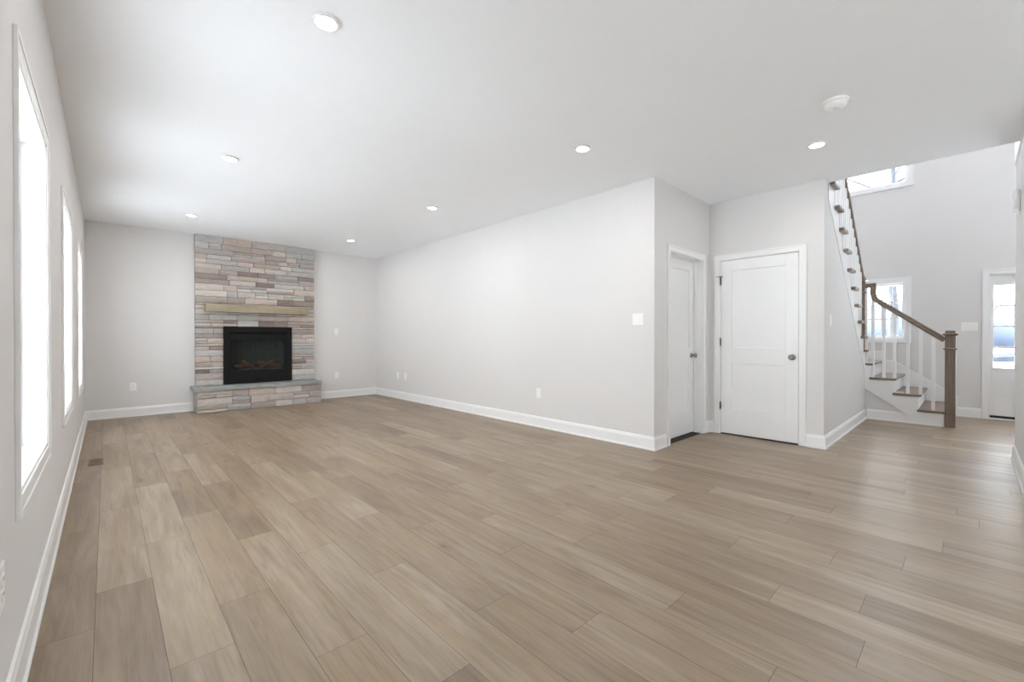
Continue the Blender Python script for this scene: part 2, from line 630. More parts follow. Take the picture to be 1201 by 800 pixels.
baseboard('baseboard_left', [(XL, YB - 0.022), (XL, ADDED_PATIO[1] + 0.066)])
baseboard('baseboard_back', [(0.99, YB), (XL, YB)])
baseboard('baseboard_back.001', [(XR - 0.022, YB), (2.757, YB)])
baseboard('baseboard_right', [(4.232, YE), (XR, YE), (XR, YB)])
baseboard('baseboard_closet', [(XC, 2.099), (XC, YE), (5.204, YE)])
baseboard('baseboard_hall', [(XS, YF), (XC, YF), (XC, 1.178)])
baseboard('baseboard_stair', [(XS + 0.012, 0.38), (XS + 0.012, YF - 0.022)])
baseboard('baseboard_opposite', [(4.6, YH), (6.15, YH), (6.15, -1.98)])
baseboard('baseboard_front', [(XF, -0.10), (XF, 0.135)])


# ------------------------------------------------------------------ casings and doors
def casing_parts(mb, ax, face, sgn, u0, u1, z1, w=0.062, z0=0.0, four=False, th=0.021):
    """flat casing with a raised back band round an opening; sgn = side of the room"""
    def bx(ua, ub, za, zb, d):
        lo, hi = sorted((face, face + sgn * d))
        if ax == 'x':
            mb.box(lo, hi, ua, ub, za, zb)
        else:
            mb.box(ua, ub, lo, hi, za, zb)
    zb = z0 - w if four else z0
    e = 0.0012
    # flat board
    bx(u0 - w + e, u0, zb + e, z1 + w - e, th * 0.667)
    bx(u1, u1 + w - e, zb + e, z1 + w - e, th * 0.667)
    bx(u0 + 0.0001, u1 - 0.0001, z1, z1 + w - 2 * e, th * 0.65)
    if four:
        bx(u0 + 0.0001, u1 - 0.0001, zb + 2 * e, z0, th * 0.65)
    # raised back band
    t = 0.016
    bx(u0 - w, u0 - w + t, zb, z1 + w, th)
    bx(u1 + w - t, u1 + w, zb, z1 + w, th)
    bx(u0 - w + t, u1 + w - t, z1 + w - t, z1 + w + e / 2, th - 0.0003)
    if four:
        bx(u0 - w + t, u1 + w - t, zb - e / 2, zb + t, th - 0.0003)


def knob(mb, c, ax, sgn):
    prof = [(0.0, 0.0), (0.031, 0.0), (0.031, 0.006), (0.014, 0.010), (0.011, 0.030), (0.020, 0.036), (0.028, 0.046), (0.029, 0.054), (0.024, 0.064), (0.012, 0.069), (0.0, 0.070)]
    mb.lathe([(max(r, 0.0004), h * sgn) for r, h in prof], c, ax, 24)


def shaker_slab(mb, ax, f0, f1, u0, u1, z0, z1, panels, depth=0.013):
    """slab from f0 to f1 thick (f0 is the face seen), with recessed flat panels"""
    s = 1 if f1 > f0 else -1
    holes = [(p[0], p[1], p[2], p[3]) for p in panels]
    lo, hi = sorted((f0, f1))
    wall_cells(mb, ax, lo, hi, u0, u1, z0, z1, holes)
    for a, b, c, d in panels:
        lo, hi = sorted((f0 + s * depth, f1 - s * depth))
        if ax == 'x':
            mb.box(lo, hi, a, b, c, d)
        else:
            mb.box(a, b, lo, hi, c, d)


# closet door
d1 = empty('door_1', (XC, 1.64, 0), 'wide white two panel closet door facing the room, knob on its right', 'door', kind='structure')
mb = MB()
casing_parts(mb, 'x', XC, -1, CY0 - 0.004, CY1 + 0.004, DZ)
mb.box(XC - 0.001, XC + 0.121, CY1 - 0.006, CY1 + 0.006, 0, DZ)
mb.box(XC - 0.001, XC + 0.121, CY0 - 0.006, CY0 + 0.006, 0, DZ)
mb.box(XC - 0.001, XC + 0.121, CY0, CY1, DZ - 0.006, DZ + 0.006)
mb.box(XC + 0.048, XC + 0.062, CY0, CY0 + 0.015, 0, DZ)
mb.box(XC + 0.048, XC + 0.062, CY1 - 0.015, CY1, 0, DZ)
mb.build('door_frame', M['trim'], d1, bevel=0.0015)
mb = MB()
ya, yb = CY0 + 0.010, CY1 - 0.010
shaker_slab(mb, 'x', XC + 0.006, XC + 0.044, ya, yb, 0.014, DZ - 0.010,
            [(ya + 0.117, yb - 0.117, 0.30, 0.833), (ya + 0.117, yb - 0.117, 1.02, 1.913)])
slab = mb.build('door_panel', M['trim'], d1, bevel=0.002)
mb = MB()
knob(mb, (XC + 0.006, 1.300, 0.925), 'x', -1)
tag(mb.build('door_knob', M['nickel'], slab), 'brushed nickel door knob')
MB().box(XC + 0.004, XC + 0.03, ya - 0.0075, ya + 0.0005, 0.885, 0.965).build('latch_plate', M['nickel'], slab)
for z in (1.80, 1.084, 0.334):
    mb = MB()
    mb.lathe([(0.0065, -0.045), (0.0065, 0.045)], (XC - 0.004, CY1 - 0.005, z), 'z', 10)
    mb.box(XC - 0.002, XC + 0.006, CY1 - 0.010, CY1 + 0.002, z - 0.044, z + 0.044)
    mb.build('hinge', M['nickel'], d1)
mb = MB()
mb.tube([(XC - 0.004, CY1 - 0.03, 1.853), (XC - 0.02, CY1 + 0.0, 1.853), (XC - 0.036, CY1 + 0.03, 1.853)], 0.005)
mb.lathe([(0.009, -0.006), (0.009, 0.006)], (XC - 0.006, CY1 - 0.005, 1.853), 'z', 10)
mb.build('hinge_pin_stop', M['nickel'], d1)
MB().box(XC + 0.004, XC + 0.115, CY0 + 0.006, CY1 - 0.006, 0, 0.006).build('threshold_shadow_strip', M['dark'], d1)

# small door in the return wall, slab set at the back of its jamb
d2 = empty('door_2', ((CX0 + CX1) / 2, YE, 0), 'narrow looking white door set deep in its frame, beside the closet door', 'door', kind='structure')
mb = MB()
casing_parts(mb, 'y', YE, -1, CX0 - 0.004, CX1 + 0.004, DZ)
mb.box(CX0 - 0.006, CX0 + 0.006, YE - 0.001, YE + T, 0, DZ)
mb.box(CX1 - 0.006, CX1 + 0.006, YE - 0.001, YE + T, 0, DZ)
mb.box(CX0, CX1, YE - 0.001, YE + T, DZ - 0.006, DZ + 0.006)
mb.box(CX0, CX0 + 0.014, YE + 0.075, YE + 0.096, 0, DZ)
mb.box(CX1 - 0.014, CX1, YE + 0.075, YE + 0.096, 0, DZ)
mb.box(CX0, CX1, YE + 0.075, YE + 0.096, DZ - 0.018, DZ)
mb.build('door_frame', M['trim'], d2, bevel=0.0015)
mb = MB()
xa, xb = CX0 + 0.008, CX1 - 0.008
shaker_slab(mb, 'y', YE + 0.098, YE + 0.136, xa, xb, 0.014, DZ - 0.010,
            [(xa + 0.117, xb - 0.117, 0.30, 0.833), (xa + 0.117, xb - 0.117, 1.02, 1.913)])
slab = mb.build('door_panel', M['trim'], d2, bevel=0.002)
mb = MB()
knob(mb, (xb - 0.062, YE + 0.098, 0.925), 'y', -1)
tag(mb.build('door_knob', M['nickel'], slab), 'brushed nickel door knob')
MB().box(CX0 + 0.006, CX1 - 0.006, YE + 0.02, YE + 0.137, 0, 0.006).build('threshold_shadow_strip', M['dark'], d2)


# ------------------------------------------------------------------ windows
def sash_frame(mb, ax, f0, f1, u0, u1, z0, z1, w):
    wall_cells(mb, ax, f0, f1, u0, u1, z0, z1, [(u0 + w, u1 - w, z0 + w, z1 - w)])


def left_window(i, a, b):
    w = empty('window_%d' % i, (XL, (a + b) / 2, WZ0), kind='structure')
    mb = MB()
    casing_parts(mb, 'x', XL, 1, a, b, WZ1, 0.065, WZ0, True, 0.013)
    mb.build('casing', M['trim'], w, bevel=0.002)
    mb = MB()
    mb.box(XL - 0.13, XL + 0.002, a - 0.001, a + 0.012, WZ0, WZ1)
    mb.box(XL - 0.13, XL + 0.002, b - 0.012, b + 0.001, WZ0, WZ1)
    mb.box(XL - 0.13, XL + 0.002, a, b, WZ1 - 0.012, WZ1 + 0.001)
    mb.box(XL - 0.13, XL + 0.002, a, b, WZ0 - 0.001, WZ0 + 0.015)
    mb.build('jamb', M['trim'], w)
    x, z0, z1 = XL - 0.115, WZ0 + 0.015, WZ1 - 0.012
    mb = MB()
    sash_frame(mb, 'x', x, x + 0.036, a + 0.012, b - 0.012, z0, z1, 0.040)
    s = mb.build('sash', M['trim'], w, bevel=0.002)
    MB().box(x + 0.016, x + 0.020, a + 0.050, b - 0.050, z0 + 0.038, z1 - 0.038).build('pane', M['glass'], s)


for i, (a, b) in enumerate(WINS):
    left_window(i + 1, a, b)


def front_window(i, y0, y1, z0, z1, cols, rows, cw, label):
    w = empty('window_%d' % i, (XF, (y0 + y1) / 2, z0), kind='structure')
    mb = MB()
    casing_parts(mb, 'x', XF, -1, y0, y1, z1, cw, z0, True)
    mb.build('casing', M['trim'], w, bevel=0.002)
    mb = MB()
    for ya_, yb_, za, zb in ((y0 - 0.001, y0 + 0.012, z0, z1), (y1 - 0.012, y1 + 0.001, z0, z1), (y0, y1, z1 - 0.012, z1 + 0.001), (y0, y1, z0 - 0.001, z0 + 0.012)):
        mb.box(XF - 0.001, XF + 0.15, ya_, yb_, za, zb)
    mb.build('jamb', M['trim'], w)
    mb = MB()
    sash_frame(mb, 'x', XF + 0.07, XF + 0.105, y0 + 0.012, y1 - 0.012, z0 + 0.012, z1 - 0.012, 0.03)
    for c in range(1, cols):
        y = y0 + 0.04 + (y1 - y0 - 0.08) * c / cols
        mb.box(XF + 0.083, XF + 0.093, y - 0.008, y + 0.008, z0 + 0.03, z1 - 0.03)
    for r in range(1, rows):
        z = z0 + 0.04 + (z1 - z0 - 0.08) * r / rows
        mb.box(XF + 0.083, XF + 0.093, y0 + 0.03, y1 - 0.03, z - 0.008, z + 0.008)
    s = mb.build('sash', M['trim'], w)
    MB().box(XF + 0.086, XF + 0.090, y0 + 0.04, y1 - 0.04, z0 + 0.04, z1 - 0.04).build('pane', M['glass'], s)


front_window(4, *FW[0], 6, 3, 0.07, '')
front_window(5, *FW[1], 1, 1, 0.065, '')
front_window(8, *FW[3], 2, 3, 0.065, '')  # unseen window over the entry, added to light the foyer
# openings added behind the camera for daylight: a window and a sliding patio door
for a, b in REAR:
    w = empty('window_6', ((a + b) / 2, YREAR, RZ0), kind='structure')
    mb = MB()
    for k in range(2):
        u0 = a + (b - a) * k / 2
        sash_frame(mb, 'y', YREAR - 0.11, YREAR - 0.075, u0, u0 + (b - a) / 2, RZ0, RZ1, 0.05)
    s = mb.build('sash', M['trim'], w)
    MB().box(a + 0.04, b - 0.04, YREAR - 0.095, YREAR - 0.091, RZ0 + 0.04, RZ1 - 0.04).build('pane', M['glass'], s)
w = empty('added_patio_door', (XL, sum(ADDED_PATIO) / 2, 0.02), kind='structure')
mb = MB()
casing_parts(mb, 'x', XL, 1, ADDED_PATIO[0], ADDED_PATIO[1], 2.30, 0.065)
mb.build('casing', M['trim'], w)
for k in range(2):
    u0 = ADDED_PATIO[0] + (ADDED_PATIO[1] - ADDED_PATIO[0]) * k / 2
    u1 = u0 + (ADDED_PATIO[1] - ADDED_PATIO[0]) / 2
    mb = MB()
    sash_frame(mb, 'x', XL - 0.13 + 0.045 * k, XL - 0.09 + 0.045 * k, u0, u1, 0.02, 2.30, 0.07)
    s = mb.build('sliding_panel', M['trim'], w)
    MB().box(XL - 0.112 + 0.045 * k, XL - 0.108 + 0.045 * k, u0 + 0.06, u1 - 0.06, 0.08, 2.24).build('pane', M['glass'], s)

# entry: sidelight, and an unseen front door added with glass to let light in
d3 = empty('door_3', (XF, -0.83, 0), 'white front entry with a four pane sidelight above a small panel', 'door', kind='structure')
mb = MB()
casing_parts(mb, 'x', XF, -1, -1.52, -0.165, 2.015, 0.062)
for ya_, yb_ in ((-0.178, -0.15), (-0.475, -0.44), (-1.53, -1.50)):
    mb.box(XF, XF + 0.15, ya_, yb_, 0, 2.03)
mb.box(XF, XF + 0.15, -1.52, -0.15, 2.005, 2.045)
mb.build('door_frame', M['trim'], d3, bevel=0.002)
mb = MB()
gy0, gy1, gz0, gz1 = -0.402, -0.214, 0.715, 1.864
wall_cells(mb, 'x', XF + 0.05, XF + 0.09, -0.44, -0.178, 0.05, 2.005, [(gy0, gy1, gz0, gz1), (-0.385, -0.225, 0.30, 0.575)])
mb.box(XF + 0.066, XF + 0.076, -0.385, -0.225, 0.30, 0.575)
mb.box(XF + 0.054, XF + 0.086, -0.358, -0.252, 0.330, 0.545)
for (ya_, yb_, za, zb) in ((gy0 - 0.018, gy0, gz0 - 0.018, gz1 + 0.018), (gy1, gy1 + 0.018, gz0 - 0.018, gz1 + 0.018), (gy0, gy1, gz0 - 0.018, gz0), (gy0, gy1, gz1, gz1 + 0.018)):
    mb.box(XF + 0.042, XF + 0.098, ya_, yb_, za, zb)
for k in range(1, 4):
    z = gz0 + (gz1 - gz0) * k / 4
    mb.box(XF + 0.060, XF + 0.080, gy0, gy1, z - 0.012, z + 0.012)
s = mb.build('sidelight', M['trim'], d3, bevel=0.002)
MB().box(XF + 0.068, XF + 0.072, gy0 - 0.006, gy1 + 0.006, gz0 - 0.006, gz1 + 0.006).build('pane', M['glass'], s)
mb = MB()
wall_cells(mb, 'x', XF + 0.05, XF + 0.09, -1.50, -0.475, 0.03, 2.005, [(-1.34, -0.64, 0.45, 1.90)])
s = mb.build('door_panel', M['trim'], d3, bevel=0.002)
MB().box(XF + 0.068, XF + 0.072, -1.345, -0.635, 0.445, 1.905).build('pane', M['glass'], s)
MB().box(XF + 0.001, XF + 0.14, -1.50, -0.178, 0, 0.018).build('sill', M['trim'], d3)
MB().box(XF + 0.046, XF + 0.14, -1.50, -0.178, 0.018, 0.05).build('sweep', M['dark'], d3)


# ------------------------------------------------------------------ fireplace
SF = 8.165          # stone face
PAL = [(srgb(176, 174, 171), 6), (srgb(168, 164, 161), 5), (srgb(186, 178, 172), 6), (srgb(176, 165, 158), 5), (srgb(160, 150, 144), 5),
       (srgb(170, 160, 150), 3), (srgb(134, 122, 116), 2), (srgb(192, 186, 180), 4), (srgb(172, 174, 174), 3), (srgb(146, 134, 127), 3), (srgb(188, 174, 164), 3)]


def stones(mb, x0, x1, z0, z1, yf, seed, hole=None, rows=None, back=None, end_left=None, depth=0.1):
    """coursed ledge stone: blocks of uneven height and length with rough faces"""
    rnd = random.Random(seed)
    cols = [c for c, w in PAL for _ in range(w)]

    def block(a, b, c, d):
        if b - a < 0.004 or d - c < 0.004:
            return
        col = rnd.choice(cols)
        j = rnd.uniform(1.0, 1.22)
        mb.col = (col[0] * j, col[1] * j, col[2] * j, 1)
        g = 0.0030
        f = yf - rnd.uniform(0.0, 0.018)
        a, b, c, d = a + g, b - g, c + g, d - g
        nx = max(2, int((b - a) / 0.05) + 1)
        nz = 3
        pts = [[None] * (nz + 1) for _ in range(nx + 1)]
        for i in range(nx + 1):
            for k in range(nz + 1):
                e = (0.006 if i in (0, nx) else 0) + (0.005 if k in (0, nz) else 0)
                pts[i][k] = (a + (b - a) * i / nx, f + e + rnd.uniform(-0.0035, 0.0035), c + (d - c) * k / nz)
        yb = yf + depth - 0.02
        for i in range(nx):
            for k in range(nz):
                mb.face([pts[i][k], pts[i + 1][k], pts[i + 1][k + 1], pts[i][k + 1]])
        for k in range(nz):
            for i in (0, nx):
                p, q = pts[i][k], pts[i][k + 1]
                mb.face([p, q, (q[0], yb, q[2]), (p[0], yb, p[2])])
        for i in range(nx):
            for k in (0, nz):
                p, q = pts[i][k], pts[i + 1][k]
                mb.face([p, q, (q[0], yb, q[2]), (p[0], yb, p[2])])

    z = z0
    ri = 0
    while z < z1 - 0.01:
        h = rows[ri] if rows and ri < len(rows) else rnd.uniform(0.068, 0.105)
        if z + h > z1 - 0.045:
            h = z1 - z
        zt = z + h
        spans = [(x0, x1)]
        if hole and zt > hole[2] + 0.01 and z < hole[3] - 0.01:
            spans = [(x0, hole[0]), (hole[1], x1)]
            if zt > hole[3]:
                zt = hole[3]
                h = zt - z
        for a, b in spans:
            x = a
            while x < b - 0.001:
                ln = rnd.choice([rnd.uniform(0.14, 0.26), rnd.uniform(0.25, 0.42), rnd.uniform(0.35, 0.52)])
                if b - x - ln < 0.12:
                    ln = b - x
                if rnd.random() < 0.20 and h > 0.07:
                    s = z + h * rnd.uniform(0.4, 0.6)
                    if ln > 0.3 and rnd.random() < 0.6:
                        m_ = x + ln * rnd.uniform(0.4, 0.6)
                        block(x, m_, z, s)
                        block(m_, x + ln, z, s)
                        block(x, x + ln, s, zt)
                    else:
                        block(x, x + ln, z, s)
                        block(x, x + ln, s, zt)
                else:
                    block(x, x + ln, z, zt)
                x += ln
        z = zt
        ri += 1


FX0, FX1, FZ0, FZ1 = 1.355, 2.365, 0.395, 1.32          # firebox opening
sur = empty('stone_chimney_breast', (1.875, 8.2, 0), 'tall chimney breast of stacked grey and tan ledge stone on the far wall', 'fireplace surround')
mb = MB()
stones(mb, 0.995, 2.752, 0.388, ZC, SF + 0.008, 5, hole=(FX0 + 0.01, FX1 - 0.01, FZ0, FZ1 - 0.005))
mb.build('stone_facing', M['stone'], sur, attr='stone', recalc=False)
mb = MB()
wall_cells(mb, 'y', SF + 0.034, YB - 0.001, 0.999, 2.748, 0.388, ZC, [(FX0 + 0.03, FX1 - 0.03, 0.388, FZ1 - 0.03)])
mb.build('backing', M['mortar'], sur)

hearth = empty('raised_hearth', (1.87, 8.05, 0), 'low raised stone hearth with a blue grey slab top below the fireplace', 'hearth')
mb = MB()
stones(mb, 0.985, 2.755, 0.001, 0.325, 7.87, 8, rows=[0.10, 0.115, 0.112], depth=0.3)
# left and right ends
rnd = random.Random(3)
for xs, sg in ((0.975, -1), (2.765, 1)):
    z = 0.001
    for h in (0.10, 0.115, 0.111):
        y = 7.872
        for ln in (rnd.uniform(0.15, 0.25), 1):
            y2 = min(y + ln, YB - 0.002)
            c = rnd.choice([PAL[0], PAL[1], PAL[8], PAL[2]])[0]
            mb.col = c
            lo, hi = sorted((xs, xs - sg * 0.03))
            mb.box(lo, hi, y + 0.002, y2 - 0.002, z + 0.002, z + h - 0.002)
            y = y2
        z += h
mb.build('stone_base', M['stone'], hearth, attr='stone', recalc=False)
MB().box(0.995, 2.745, 7.905, YB - 0.001, 0.0, 0.325).build('core', M['mortar'], hearth)
mb = MB()
rnd = random.Random(9)
n = 24
top, bot = [], []
edge = [(0.935 + 1.83 * i / n, 7.832 + rnd.uniform(-0.004, 0.004)) for i in range(n + 1)]
poly = edge + [(2.765, YB - 0.002), (0.935, YB - 0.002)]
mb.prism(poly, 'z', 0.328, 0.386)
mb.build('hearth_slab', M['slab'], hearth, bevel=0.004)

mantel = empty('wooden_mantel_beam', (1.85, 8.06, 1.54), 'rough square cut wooden mantel beam fixed across the stone', 'mantel')
mb = MB()
rnd = random.Random(4)
rings = []
for i in range(31):
    x = 1.105 + 1.487 * i / 30
    j = [rnd.uniform(-0.003, 0.003) for _ in range(4)]
    rings.append([(x, 8.0 + j[0], 1.542 + j[1]), (x, SF + 0.03, 1.542), (x, SF + 0.03, 1.664), (x, 8.0 + j[2], 1.664 + j[3])])
mb.grid(rings, smooth=False)
mb.build('beam', M['mantel'], mantel, bevel=0.006)

fire = empty('gas_fireplace_insert', (1.86, 8.16, FZ0), 'black gas fireplace insert with a glass front set into the stone', 'fireplace')
mb = MB()
F0, F1 = SF - 0.022, SF + 0.02
wall_cells(mb, 'y', F0, F1, FX0, FX1, 0.388, FZ1, [(1.415, 2.302, 0.43, 1.225)])
mb.build('outer_frame', M['black'], fire, bevel=0.003)
mb = MB()
wall_cells(mb, 'y', F0 + 0.006, F1 + 0.02, 1.415, 2.302, 0.43, 1.198, [(1.475, 2.245, 0.60, 1.105)])
wall_cells(mb, 'y', F0 + 0.000, F0 + 0.02, 1.44, 2.28, 0.455, 1.175, [(1.458, 2.262, 0.575, 1.135)])
mb.box(1.416, 2.301, F1 + 0.021, F1 + 0.03, 1.19, 1.24)
mb.build('door_frame', M['black'], fire, bevel=0.002)
mb = MB()
for k in range(3):
    mb.box(1.47, 2.25, F0 + 0.001, F0 + 0.014, 0.475 + 0.032 * k, 0.490 + 0.032 * k)
mb.build('louvre', M['black'], fire, bevel=0.002)
mb = MB()
x0, x1, z0, z1, y0, y1 = 1.44, 2.28, 0.56, 1.15, F1 + 0.022, YB - 0.004
yb_ = YB + 0.10
mb.face([(x0, y0, z0), (x1, y0, z0), (x1 - 0.09, yb_, z0), (x0 + 0.09, yb_, z0)])
mb.face([(x0, y0, z1), (x1, y0, z1), (x1 - 0.09, yb_, z1), (x0 + 0.09, yb_, z1)])
mb.face([(x0, y0, z0), (x0, y0, z1), (x0 + 0.09, yb_, z1), (x0 + 0.09, yb_, z0)])
mb.face([(x1, y0, z0), (x1, y0, z1), (x1 - 0.09, yb_, z1), (x1 - 0.09, yb_, z0)])
mb.face([(x0 + 0.09, yb_, z0), (x1 - 0.09, yb_, z0), (x1 - 0.09, yb_, z1), (x0 + 0.09, yb_, z1)])
for k in range(9):
    xx = x0 + 0.13 + k * 0.07
    mb.box(xx, xx + 0.012, yb_ - 0.012, yb_ - 0.001, z0, z1)
mb.build('firebox', M['black_in'], fire, recalc=False)
MB().box(1.473, 2.247, F0 + 0.022, F0 + 0.026, 0.598, 1.107).build('glass_front', M['fire_glass'], fire)


def log(p, q, r, seed):
    rn = random.Random(seed)
    mb = MB()
    P, Q = Vector(p), Vector(q)
    n = 9
    pts, rad = [], []
    for i in range(n):
        t = i / (n - 1)
        pts.append(P.lerp(Q, t) + Vector((rn.uniform(-1, 1), rn.uniform(-1, 1), rn.uniform(-1, 1))) * r * 0.16)
        rad.append(r * (1 - 0.25 * abs(t - 0.4)) * rn.uniform(0.88, 1.12) * (0.7 if i in (0, n - 1) else 1))
    mb.tube(pts, rad, 12)
    return mb.build('log', M['log'], fire)


log((1.52, 8.245, 0.655), (1.78, 8.275, 0.675), 0.038, 1)
log((1.88, 8.255, 0.64), (2.17, 8.225, 0.77), 0.034, 2)
log((1.84, 8.235, 0.72), (2.2, 8.28, 0.65), 0.036, 3)
log((1.62, 8.24, 0.76), (1.80, 8.235, 0.64), 0.03, 4)
mb = MB()
rnd = random.Random(21)
rings = []
for i in range(30):
    ring = []
    for k in range(7):
        t = k / 6
        ring.append((1.50 + 0.72 * i / 29, 8.215 + 0.10 * t, 0.60 + (0.02 if 0 < k < 6 else 0) + rnd.uniform(-0.008, 0.014)))
    rings.append(ring)
mb.grid(rings, smooth=False, caps=False)
mb.build('ember_bed', M['ash'], fire, recalc=False)

# ------------------------------------------------------------------ staircase
st = empty('staircase', (8.3, 0.6, 0), 'white staircase with grey brown treads, turning up above the hall wall', 'staircase')
R1, RUN1, Y1 = 0.195, 0.25, 0.20
TT = 0.030


def tread(poly, z, mat='stair_wood', name='tread', t=TT):
    mb = MB()
    mb.prism(poly, 'z', z - t, z)
    return mb.build(name, M[mat], st, bevel=0.009)


XO = XS - 0.032            # outer nosing line of lower flight
YO = YF - 0.052            # outer nosing line of upper flight
for k in range(3):
    y0 = Y1 + 0.245 * k
    tread([(XO, y0), (XF - 0.02, y0), (XF - 0.02, y0 + 0.285), (XO, y0 + 0.285)], R1 * (k + 1))
    MB().box(XS + 0.01, XF - 0.02, y0 + 0.028, y0 + 0.045, R1 * k, R1 * (k + 1) - TT).build('riser', M['trim'], st)
# landing corner: square tread and a winder
z4, z5 = 0.78, 0.97
y4 = Y1 + 0.245 * 3
tread([(XO, y4), (XF - 0.02, y4), (XF - 0.02, 2.15), (XO + 0.02, YF + 0.06)], z4)
MB().box(XS + 0.01, XF - 0.02, y4 + 0.028, y4 + 0.045, R1 * 3, z4 - TT).build('riser', M['trim'], st)
tread([(7.69, YO), (7.78, YO + 0.02), (8.92, 2.13), (7.60, 2.15), (7.60, YO)], z5)
mb = MB()
mb.prism([(7.66, YF), (7.675, YF - 0.005), (8.86, 2.12), (8.84, 2.13)], 'z', z4, z5 - TT)
mb.build('riser', M['trim'], st)
RUN2 = 0.2345
for k in range(11):
    x0 = XB - RUN2 * (k + 1)
    z = 0.96 + 0.2 * (k + 1)
    if z > 2.8:
        break
    tread([(x0, YO), (x0 - RUN2 - 0.03, YO), (x0 - RUN2 - 0.03, 2.30), (x0, 2.30)], z, t=0.036)
    MB().box(x0 - 0.045, x0 - 0.028, YF - 0.004, 2.30, z - 0.2, z - TT).build('riser', M['trim'], st)
# outer strings
mb = MB()
poly = [(0.235, 0.0), (0.235, R1 - TT), (0.47, R1 - TT), (0.473, 2 * R1 - TT), (0.715, 2 * R1 - TT), (0.718, 3 * R1 - TT), (0.96, 3 * R1 - TT),
        (0.963, z4 - TT), (YF, z4 - TT), (YF, 0.42), (0.96, 0.385), (0.64, 0.155), (0.445, 0.0)]
mb.prism(poly, 'x', XS - 0.012, XS + 0.006)
mb.build('outer_string', M['trim'], st)
MB().box(XS - 0.022, XS + 0.0, 0.20, 0.60, 0, 0.018).build('shoe_moulding', M['trim'], st)
mb = MB()
top = [(XS + 0.01, z5 - TT)]
bx = 7.42
for k in range(10):
    z = 0.96 + 0.2 * (k + 1) - TT
    x0 = XB - RUN2 * (k + 1) - 0.03
    top += [(x0, z - 0.2), (x0, z)]
top = [p for p in top if p[1] < 3.1]
top = [p for p in top if p[0] > 5.46]
bot = [(5.462, top[-1][1]), (5.462, nose(5.462) - 0.45), (7.60, nose(7.60) - 0.45), (XS + 0.01, 0.58)]
mb.prism(top + bot, 'y', YF - 0.006, YF - 0.0005)
mb.build('outer_string', M['trim'], st)
MB().box(XS - 0.02, XS + 0.02, YF - 0.018, YF + 0.004, 0.42, 0.77).build('corner_trim', M['trim'], st)
# wall string on the front wall
mb = MB()
mb.prism([(0.13, 0.0), (0.13, 0.29), (0.84, 0.785), (0.97, 0.785), (0.97, 0.92), (1.30, 0.92), (1.30, 0.3), (0.6, 0.0)], 'x', XF - 0.018, XF)
mb.build('wall_string', M['trim'], st, bevel=0.003)
MB().box(XS + 0.012, XS + 0.10, 0.62, YF - 0.001, 0, 0.40).build('under_wall', M['wall'], st)


def newel(cx, cy, z0, z1, w):
    h = w / 2
    mb = MB().box(cx - h, cx + h, cy - h, cy + h, z0, z1 - 0.06)
    p = mb.build('newel_post', M['post_wood'], st, bevel=0.003)

    def ring(z, t, o, nm):
        q = MB()
        q.grid([[(cx + sx * (h + d), cy + sy * (h + d), zz) for sx, sy in ((-1, -1), (1, -1), (1, 1), (-1, 1))]
                for d, zz in ((0.001, z), (o, z + t * 0.3), (o, z + t * 0.7), (0.001, z + t))], smooth=False)
        q.build(nm, M['post_wood'], p)
    ring(z1 - 0.245, 0.026, 0.016, 'collar')
    ring(z1 - 0.068, 0.034, 0.022, 'cap_moulding')
    MB().box(cx - h * 0.95, cx + h * 0.95, cy - h * 0.95, cy + h * 0.95, z1 - 0.04, z1).build('cap', M['post_wood'], p, bevel=0.004)


newel(7.79, 0.181, 0.0, 1.225, 0.098)
newel(7.80, 1.068, z4, 2.0, 0.088)
RP = [(-0.030, -0.032), (-0.034, -0.012), (-0.026, 0.006), (-0.030, 0.020), (-0.018, 0.032), (0.018, 0.032), (0.030, 0.020), (0.026, 0.006), (0.034, -0.012), (0.030, -0.032)]
rx = XS + 0.025
path = [(rx, 0.23, 1.103), (rx, 0.60, 1.407), (rx, 0.84, 1.604), (rx, 0.90, 1.655), (rx, 0.925, 1.69), (rx, 0.937, 1.74), (rx, 0.937, 1.862), (rx, 1.05, 1.862)]
mb = MB()
mb.sweep(path, RP, (1, 0, 0))
mb.build('handrail', M['stair_wood'], st)
ry = YF + 0.033
mb = MB()
mb.sweep([(7.76, ry, nose(7.76) + 0.86), (5.47, ry, nose(5.47) + 0.86)], RP, (0, 1, 0))
mb.build('handrail', M['stair_wood'], st)


def rail_z(y):
    for (q0, q1) in zip(path, path[1:]):
        if q0[1] <= y <= q1[1] and q1[1] > q0[1]:
            return q0[2] + (q1[2] - q0[2]) * (y - q0[1]) / (q1[1] - q0[1])
    return 1.862


for y, k in ((0.335, 1), (0.454, 2), (0.578, 2), (0.712, 3), (0.822, 3)):
    MB().box(rx - 0.017, rx + 0.017, y - 0.017, y + 0.017, R1 * k, rail_z(y) - 0.02).build('baluster', M['trim'], st)
MB().box(rx - 0.017, rx + 0.017, 0.922, 0.956, R1 * 3, 1.835).build('baluster', M['trim'], st)
MB().box(rx - 0.017, rx + 0.017, 0.998, 1.030, z4, 1.835).build('baluster', M['trim'], st)
for k in range(11):
    x0 = XB - RUN2 * k
    z = 0.96 + 0.2 * k
    if z > 2.8:
        break
    for d in (0.055, 0.172):
        if k == 0:
            continue
        x = x0 - d
        MB().box(x - 0.017, x + 0.017, ry - 0.017, ry + 0.017, z, nose(x) + 0.845).build('baluster', M['trim'], st)

# ------------------------------------------------------------------ ceiling fittings


